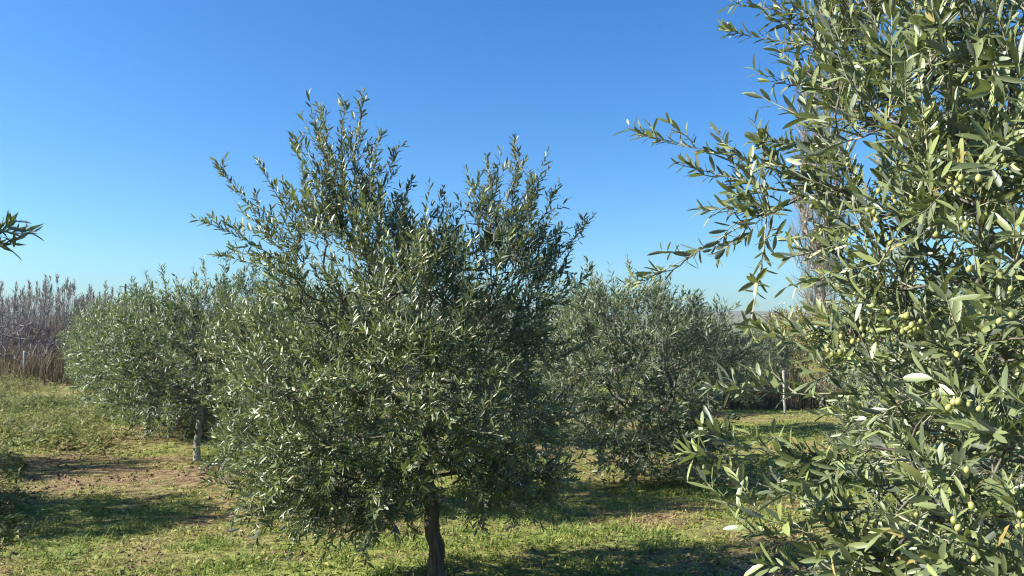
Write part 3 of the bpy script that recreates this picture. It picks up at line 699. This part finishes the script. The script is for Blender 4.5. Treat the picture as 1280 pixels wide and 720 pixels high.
front = build_tree(303, FB, bent(0.8, 0.05, 0.05, 8, 3), f_lobes, f_lead, 'large olive tree laden with pale green olives, its sprays reaching over the grass', lod='hi3',
    trunk_r=0.06, nshoot=3.5, shoot_len=(0.08, 0.22), Lm=0.041, gap=0.0165, single_leaves=300, wr=0.108, var_b=0.07, upright=0.5, side=0.6, side_len=(0.05, 0.14), twigr=0.0019, tip_r=0.0021)

# olives hang from the twigs of that tree
def olive_mesh():
    lat, lon = 7, 10; V = [(0, 0, 0.5)]
    for a in range(1, lat):
        t = math.pi * a / lat
        for b in range(lon): V.append((0.41 * math.sin(t) * math.cos(6.2832 * b / lon), 0.41 * math.sin(t) * math.sin(6.2832 * b / lon), 0.5 * math.cos(t) - 0.04 * math.sin(t)))
    V.append((0, 0, -0.54)); T, Q = [], []
    for b in range(lon): T.append((0, 1 + b, 1 + (b + 1) % lon)); k = 1 + (lat - 2) * lon; T.append((k + b, len(V) - 1, k + (b + 1) % lon))
    for a in range(lat - 2):
        for b in range(lon): i0 = 1 + a * lon + b; i1 = 1 + a * lon + (b + 1) % lon; Q.append((i0, i0 + lon, i1 + lon, i1))
    return mesh_from('olive', np.array(V), [np.array(T), np.array(Q)], [M['olive']], None, None, True)
OM = olive_mesh()
sv, sq = tube(np.array([[0, 0, 0.45], [0.02, 0, 0.8], [0, 0.03, 1.25]]), np.array([0.05, 0.04, 0.05]), 4)
SM = mesh_from('stalk', sv, [sq], [M['twig']], None, None, True)
rng = np.random.default_rng(8)
stp = np.concatenate([s[0].reshape(-1, 3) for s in front['stems']]) + FB
sx, sy, sz = project(stp)
spots = [(1030, 420, 3), (1045, 425, 2), (1068, 425, 2), (1082, 393, 3), (1092, 405, 2), (1118, 400, 4), (1128, 408, 2), (1142, 406, 3), (1156, 388, 2), (1172, 390, 2), (1100, 420, 2), (1073, 430, 3), (1190, 215, 3), (1216, 225, 3), (1235, 190, 2),
         (1250, 186, 2), (1115, 230, 2), (1125, 248, 2), (1195, 282, 1), (1170, 294, 1), (1125, 290, 2), (1160, 310, 1), (1270, 130, 5), (1220, 132, 1), (1012, 278, 4), (996, 255, 3), (1020, 270, 2), (1182, 495, 3), (1210, 485, 3), (1160, 523, 2), (1215, 500, 2),
         (1238, 604, 2), (1232, 620, 1), (1260, 650, 3), (1178, 652, 1), (1105, 595, 1), (1140, 640, 2), (1230, 680, 2), (1100, 695, 1), (1240, 440, 2), (1270, 425, 2), (1200, 560, 2), (1255, 395, 2), (1145, 335, 2), (1205, 335, 2), (1085, 260, 2), (1260, 330, 2), (1070, 205, 2), (1180, 170, 2), (1250, 250, 3), (1228, 400, 2), (1190, 440, 2)]
for (ox, oy, k) in spots:
    k += 3 if (380 < oy < 435 and ox < 1190) or (240 < oy < 290 and ox < 1030) else (1 if ox < 1200 else 0)
    dist = np.hypot(sx - ox, sy - oy); c = np.where((dist < 16) & (sz > 0.9))[0]
    if len(c) == 0: c = np.argsort(dist)[:4]
    c = c[np.argsort(sz[c])][:max(k, 3)]
    for t in range(k):
        a = stp[c[t % len(c)]]; s = rng.uniform(0.0105, 0.0150)
        toward = unit(CAM - a)
        tilt = Vector((rng.normal(0, 0.35), rng.normal(0, 0.35), 1)).normalized()
        pos = a + toward * rng.uniform(0.014, 0.034) + rng.normal(0, 0.008, 3) - np.array(tilt) * s * 1.2
        ob = bpy.data.objects.new('olive', OM); COL.objects.link(ob); ob.parent = front['e']
        ob.matrix_local = Matrix.Translation(pos - FB) @ tilt.to_track_quat('Z', 'Y').to_matrix().to_4x4() @ Matrix.Scale(s, 4)
        st = bpy.data.objects.new('stalk', SM); COL.objects.link(st); st.parent = ob

# the neighbour whose one twig reaches in from the left
NB = gp(-3.3, 2.9)
nr = lambda px, py, d: rel(px, py, d, NB)
n_lobes = [((0, 0, 1.55), (0.95, 0.95, 0.85), 240), ((0.1, 0.1, 2.4), (0.5, 0.5, 0.5), 60)]
neighbour = build_tree(404, NB, bent(0.75, -0.05, 0.0, 7, 4), n_lobes, [(nr(-150, 300, 3.0), nr(34, 290, 2.95), -0.1), (nr(-120, 310, 3.0), nr(12, 303, 3.0), 0.05)],
    'olive tree by the verge with one twig tip reaching out against blue sky', lod='few', trunk_r=0.055, nshoot=3.2, Lm=0.060, gap=0.024, single_leaves=24, wr=0.12)

# three kinds of row tree, then copies of them along the rows
def row_tree(seed, base, label, group, lobes, lead, bark='bark', lm='leaf_far', **kw):
    return build_tree(seed, base, bent(0.7, 0.06, 0.0, 7, seed), lobes, lead, label, group, lod='few', trunk_r=kw.get('tr', 0.050), nshoot=kw.get('nshoot', 3.0), shoot_len=(0.12, 0.30), Lm=0.066, gap=0.027, leafmat=lm, barkmat=bark, wr=0.12, tip_r=0.0026, droop=kw.get('droop', 0.05))
GR = 'olive trees standing in rows across the orchard'
T2 = gp(-3.88, 9.95)
lobA = [((0, 0, 1.30), (1.05, 1.1, 0.72), 240), ((-0.55, 0, 1.15), (0.7, 0.8, 0.7), 80), ((0.55, -0.1, 1.55), (0.75, 0.8, 0.65), 90), ((0.1, 0, 0.75), (1.2, 1.1, 0.35), 90)]
leA = [((0.3, 0, 1.9), (0.35, 0, 2.55), 0.1), ((-0.3, 0, 1.7), (-0.45, 0, 2.35), 0.1), ((0.7, 0.1, 1.8), (0.9, 0, 2.4), 0.1), ((0, 0.2, 1.9), (-0.05, 0.3, 2.45), 0.1)]
A = row_tree(505, T2, 'olive tree with a pale whitish trunk at the edge of the mown strip', GR, lobA, leA, 'bark_pale', tr=0.036, nshoot=3.5)
T3 = gp(1.42, 9.0)
lobB = [((0, 0, 1.25), (1.2, 1.15, 0.80), 300), ((-0.15, 0, 1.5), (0.8, 0.8, 0.58), 100), ((-0.6, 0, 1.2), (0.7, 0.8, 0.7), 90), ((0.1, -0.3, 0.55), (0.8, 0.7, 0.42), 110), ((0.0, -0.65, 0.5), (0.75, 0.4, 0.42), 80)]
leB = [((0.2, 0, 1.8), (0.25, 0, 2.15), 0.1), ((-0.4, 0, 1.7), (-0.55, 0, 2.3), 0.1), ((-0.1, 0, 1.8), (-0.1, 0.1, 2.3), 0.1)]
Bt = row_tree(606, T3, 'round olive tree with foliage hanging to the grass, no trunk in sight', GR, lobB, leB, 'bark', droop=0.15)
T4 = gp(3.0, 12.6)
lobC = [((0, 0, 1.35), (1.15, 1.1, 0.75), 230), ((0.5, 0, 1.2), (0.8, 0.8, 0.55), 80), ((-0.3, 0, 1.6), (0.7, 0.7, 0.6), 70)]
leC = [((0.1, 0, 1.9), (0.1, 0, 2.4), 0.1), ((-0.5, 0, 1.8), (-0.6, 0, 2.35), 0.1)]
C3s = 0.84
C3 = row_tree(707, T4, 'olive tree with dark underside next behind the round one', GR, lobC, leC); C3['e'].scale = (C3s,) * 3
SH = 'olive trees hidden in the rows behind'
rows = [(A, -6.05, 13.4, 2.1, 0.98, 'second olive tree along the weedy verge, behind the pale-trunked one', GR), (C3, -8.0, 16.9, 1.1, 1.0, 'third olive tree along the weedy verge', GR), (Bt, -10.2, 20.6, 4.0, 0.98, 'farthest olive tree along the weedy verge, in front of the reeds', GR),
        (C3, -2.2, 12.8, 2.6, 1.0, 'olive tree glimpsed between the twin-topped tree and the pale-trunked one', GR), (Bt, -0.3, 11.8, 1.0, 0.95, 'olive tree glimpsed through the twin-topped tree', GR), (A, 1.3, 15.4, 0.4, 1.0, 'olive tree showing only above the round one', GR),
        (C3, -3.9, 17.5, 3.3, 1.0, 'olive tree deep in the orchard, two rows behind the pale-trunked one', SH), (A, -1.2, 19.0, 5.0, 1.0, 'olive tree deep in the orchard, screened by the twin-topped tree', SH), (Bt, 3.4, 17.0, 2.0, 0.95, 'olive tree deep in the orchard, just before the dry weed bank', SH), (Bt, -6.2, 21.5, 0.3, 1.0, 'olive tree deep in the orchard, behind the third verge tree', SH),
        (Bt, -5.35, 11.9, 1.7, 0.88, 'low olive tree crowding the verge between the pale-trunked tree and the next', GR), (Bt, -4.3, 13.2, 5.5, 0.92, 'olive tree filling the gap behind the pale trunk', GR), (Bt, 6.0, 19.2, 0.8, 0.72, 'small olive tree on the dry weed bank behind the white posts', GR),
        (A, 3.8, 7.2, 4.2, 0.80, 'olive tree seen through the laden sprays', GR), (C3, 7.2, 11.5, 5.1, 1.0, 'olive tree beyond the laden tree, near the white posts', GR),
        (Bt, -5.8, 6.9, 2.5, 0.78, 'olive tree past the verge casting the long shadow across the strip', GR), (A, -7.7, 8.85, 0.9, 0.8, 'olive tree past the weeds casting the far shadow', GR)]
for (s, x, y, rz, k, lab, grp) in rows: copy_tree(s, tuple(gp(x, y)), rz, k, lab, grp)

# ------------------------------------------------------------------ background: reeds, bare shrubs, posts, pole, poplar, shrub
rng = np.random.default_rng(77)
n = 640; xs = -16.4 - rng.gamma(2.0, 2.6, n); ys = rng.uniform(31, 38, n)
hh = np.interp(xs, [-40, -19, -16.4], [1.0, 1.0, 0.82]) * (1.5 + 2.5 * fbm(xs * 0.45, ys * 0.3, 5, 2)) * rng.uniform(0.8, 1.1, n)
b = np.stack([xs, ys, np.zeros(n)], -1); D = unit(np.stack([rng.normal(0, 0.07, n), rng.normal(0, 0.07, n), np.ones(n)], -1))
t = np.linspace(0, 1, 5); pts = b[:, None] + D[:, None] * (hh[:, None] * t)[..., None]
tv, tq = tubes_batch(pts, np.full((n, 5), 0.017) * (1.2 - 0.8 * t), 3)
J = Joint(); J.add(tv, [tq], 0, np.repeat(rng.uniform(0.4, 1, n), 15))
m = n * 10; s = rng.uniform(0.15, 0.95, (n, 10)); p = (b[:, None] + D[:, None] * (hh[:, None] * s)[..., None]).reshape(-1, 3)
az = rng.uniform(0, 6.28, m); d = unit(np.stack([np.cos(az), np.sin(az), rng.uniform(0.3, 2.0, m)], -1)); nn = unit(UP - d * d[:, 2:3]); uv, fc = leaf_template('few')
V = leaf_verts(uv, p, d, nn, rng.uniform(0.35, 0.7, m), rng.uniform(0.012, 0.024, m), rng.uniform(0.1, 0.6, m), rng.uniform(0, 0.4, m)); k = len(uv); off = (np.arange(m) * k)[:, None, None]
J.add(V.reshape(-1, 3), [(off + f[None]).reshape(-1, f.shape[1]) for f in fc], 0, np.repeat(rng.uniform(0.2, 1, m), k))
# feathery plumes
pl = np.where(rng.uniform(size=n) < 0.5)[0]; m = len(pl) * 26; top = np.repeat(pts[pl, -1], 26, 0); s = rng.uniform(-0.1, 1, m)
p = top + np.repeat(D[pl], 26, 0) * (s * 0.42)[:, None] - UP * 0.1; az = rng.uniform(0, 6.28, m); d = unit(np.stack([np.cos(az), np.sin(az), rng.uniform(1.6, 3.2, m)], -1)); nn = unit(UP - d * d[:, 2:3])
V = leaf_verts(uv, p, d, nn, rng.uniform(0.16, 0.30, m) * (1.1 - 0.5 * s), rng.uniform(0.010, 0.022, m), rng.uniform(0.0, 0.3, m), np.zeros(m)); off = (np.arange(m) * k)[:, None, None]
J.add(V.reshape(-1, 3), [(off + f[None]).reshape(-1, f.shape[1]) for f in fc], 1, np.repeat(rng.uniform(0, 1, m), k))
ob = J.obj('reed_bed', [M['reed'], M['plume']]); ob['kind'] = 'stuff'; ob['label'] = 'stand of tall pale dry reeds with grey plumes beyond the fence'

def bare_plant(seed, base, lobes, trunkh, label, cat, name, matname, tr, tip, kpath=0.25, group=None, twigs=4, twl=(0.3, 0.7), tw=0.006, upk=0.6):
    rg = np.random.default_rng(seed); base = np.asarray(base, float); att = lobe_points(rg, lobes)
    pos, par, cnt, chains, root, tips = grow(rg, bent(trunkh, 0.05, 0, 6, seed), att, fork=2, step=0.25, wig=0.04, kpath=kpath, curve=0.45)
    rad = tip * np.maximum(cnt, 1) ** 0.5; rad = rad * np.interp(cnt, [1, cnt.max()], [1, tr / rad.max()])
    e = empty(name, tuple(base), label, cat, group); Jt = Joint(); Jb = Joint()
    for ci, ch in enumerate(chains):
        r_ = rad[ch].copy(); r_[0] = min(r_[0], r_[min(1, len(r_) - 1)] * 1.3) if ci else r_[0]
        V, q = tube(pos[ch], r_, 6 if ci == 0 else 3); (Jt if ci == 0 else Jb).add(V, [q])
    pk = rg.choice(np.arange(6, len(pos)), len(att) * twigs); B = pos[pk]
    D = unit(unit(B - pos[par[pk]]) * 0.5 + UP * upk + rg.normal(0, 0.4, (len(B), 3))); ln = rg.uniform(*twl, len(B)); t = np.linspace(0, 1, 4)
    pp = B[:, None] + D[:, None] * (ln[:, None] * t)[..., None] + rg.normal(0, 0.02, (len(B), 4, 3)) * t[None, :, None]
    tv, tq = tubes_batch(pp, np.full((len(B), 4), tw) * (1.2 - 0.8 * t), 3); 
    Jt.obj('trunk', [M[matname]], e, True); o = Jb.obj('branches', [M[matname]], e, True)
    Jc = Joint(); Jc.add(tv, [tq]); c = Jc.obj('crown', [M[matname]], e); c['kind'] = 'stuff'
    return e
bare_plant(1, (-15.6, 25.6, 0), [((0, 0, 1.3), (1.9, 1.2, 1.0), 120)], 0.3, 'leafless grey shrub with arching twigs at the fence post', 'shrub', 'bare_shrub', 'bare', 0.05, 0.007)
bare_plant(4, (-13.2, 27.2, 0), [((0, 0, 1.1), (1.6, 1.0, 0.8), 110)], 0.3, 'low dark brown leafless bush beside the last olive of the verge row', 'shrub', 'bare_shrub', 'scrub', 0.05, 0.008, twigs=9)
bare_plant(5, (-16.3, 29.4, 0), [((0, 0, 1.0), (2.4, 1.0, 0.75), 150)], 0.3, 'dense brown brush spreading under the reeds', 'shrub', 'bare_shrub', 'scrub', 0.05, 0.008, twigs=10)
bare_plant(2, (-18.6, 28.0, 0), [((0, 0, 1.6), (2.0, 1.2, 1.2), 120)], 0.3, 'taller leafless purple-grey shrub against the reeds', 'shrub', 'bare_shrub', 'bare', 0.05, 0.007)
bare_plant(3, (12.3, 32.0, 0), [((0, 0, 3.2), (1.0, 1.0, 2.4), 120), ((0, 0, 6.6), (1.25, 1.2, 3.2), 220), ((0, 0, 10.0), (0.8, 0.8, 2.2), 90)], 4.5, 'tall narrow leafless poplar, pale grey, beyond the white posts', 'tree', 'poplar_tree', 'poplar', 0.16, 0.012, kpath=0.75, twigs=9, twl=(0.4, 1.1), tw=0.007, upk=1.3)
SBp = gp(10.4, 29.0)
shrub = build_tree(808, SBp, bent(0.6, 0.1, 0, 6, 8), [((0, 0, 1.3), (1.5, 1.3, 0.9), 150), ((0.8, 0, 1.6), (0.9, 0.9, 0.7), 50)], (), 'yellow-green bushy shrub at the foot of the pale poplar', lod='lo', trunk_r=0.06, nshoot=3, shoot_len=(0.2, 0.4), Lm=0.10, gap=0.05, leafmat='shrub', wr=0.2, name='bushy_shrub', step=0.15); shrub['e']['category'] = 'shrub'
copy_tree(shrub, tuple(gp(6.3, 21.5)), 1.3, 0.72, 'low yellow-green bush on the dry bank behind the nearer white post', None)
copy_tree(shrub, tuple(gp(8.4, 21.8)), 3.0, 0.80, 'low yellow-green bush on the dry bank in front of the pale poplar', None)
S2 = gp(14.5, 30.0)
build_tree(809, S2, bent(0.6, 0.1, 0, 6, 8), [((0, 0, 1.4), (2.2, 1.3, 1.0), 170)], (), 'wide yellow-green shrub beyond the poplar', lod='lo', trunk_r=0.06, nshoot=3, shoot_len=(0.2, 0.4), Lm=0.10, gap=0.05, leafmat='shrub', wr=0.2, name='bushy_shrub', step=0.15)['e']['category'] = 'shrub'

def post(name, loc, hgt, rad, matname, label, cat, group=None, lean=0.0, seed=0):
    rg = np.random.default_rng(seed); k = 7
    pts = np.stack([lean * np.linspace(0, 1, k) + rg.normal(0, rad * 0.08, k), np.zeros(k), np.linspace(-0.25, hgt, k)], -1)
    pts = np.vstack([pts, pts[-1] + [0, 0, rad * 0.25], pts[-1] + [0, 0, rad * 0.26]])
    rr = np.concatenate([np.full(k, rad) * rg.uniform(0.94, 1.06, k), [rad * 0.7, 0.0005]])
    V, q = tube(pts, rr, 9); J = Joint(); J.add(V, [q]); o = J.obj(name, [M[matname]], None, False); o.location = loc
    o['label'] = label; o['category'] = cat
    if group: o['group'] = group
    return o
PG = 'fence posts round the orchard'
post('fence_post', tuple(gp(-14.4, 23.8)), 0.95, 0.045, 'post', 'thin pale fence post among the weeds before the reeds', 'post', PG, 0.02, 1)
post('fence_post', tuple(gp(5.2, 15.4)), 0.8, 0.026, 'post', 'white fence post beside the dark underside of an olive tree', 'post', PG, -0.02, 2)
post('fence_post', tuple(gp(6.2, 14.9)), 0.75, 0.026, 'post', 'white fence post half hidden by sprays of the laden tree', 'post', PG, 0.01, 3)
pe = empty('utility_pole', (-28.9, 60.0, 0), 'thin dark utility pole standing far behind the row of olives', 'pole')
V, q = tube(np.array([[0, 0, -0.5], [0, 0, 2.4], [0.02, 0, 4.9], [0.02, 0, 4.93]]), np.array([0.10, 0.09, 0.075, 0.002]), 8); J = Joint(); J.add(V, [q]); J.obj('pole', [M['pole']], pe, True)
V, q = tube(np.array([[-0.32, -0.09, 4.7], [0.0, -0.09, 4.7], [0.36, -0.09, 4.7]]), np.array([0.035, 0.035, 0.035]), 5); J = Joint(); J.add(V, [q]); J.obj('crossarm', [M['pole']], pe)

# ------------------------------------------------------------------ the air
m, nt, out = mat('thin_haze'); pv = N(nt, 'ShaderNodeVolumePrincipled'); pv.inputs['Color'].default_value = (0.72, 0.84, 1.0, 1); pv.inputs['Density'].default_value = 0.00014; pv.inputs['Anisotropy'].default_value = 0.0
nt.links.new(pv.outputs[0], out.inputs['Volume'])
x0, x1, y0, y1, z0, z1 = -1900, 1900, -1900, 1900, -6, 34
V = np.array([[x, y, z] for x in (x0, x1) for y in (y0, y1) for z in (z0, z1)], float)
hz = link(bpy.data.objects.new('haze', mesh_from('haze', V, [np.array([[0, 1, 3, 2], [4, 6, 7, 5], [0, 4, 5, 1], [2, 3, 7, 6], [0, 2, 6, 4], [1, 5, 7, 3]])], [m])))
hz['kind'] = 'stuff'; hz['label'] = 'thin pale autumn haze over the plain'
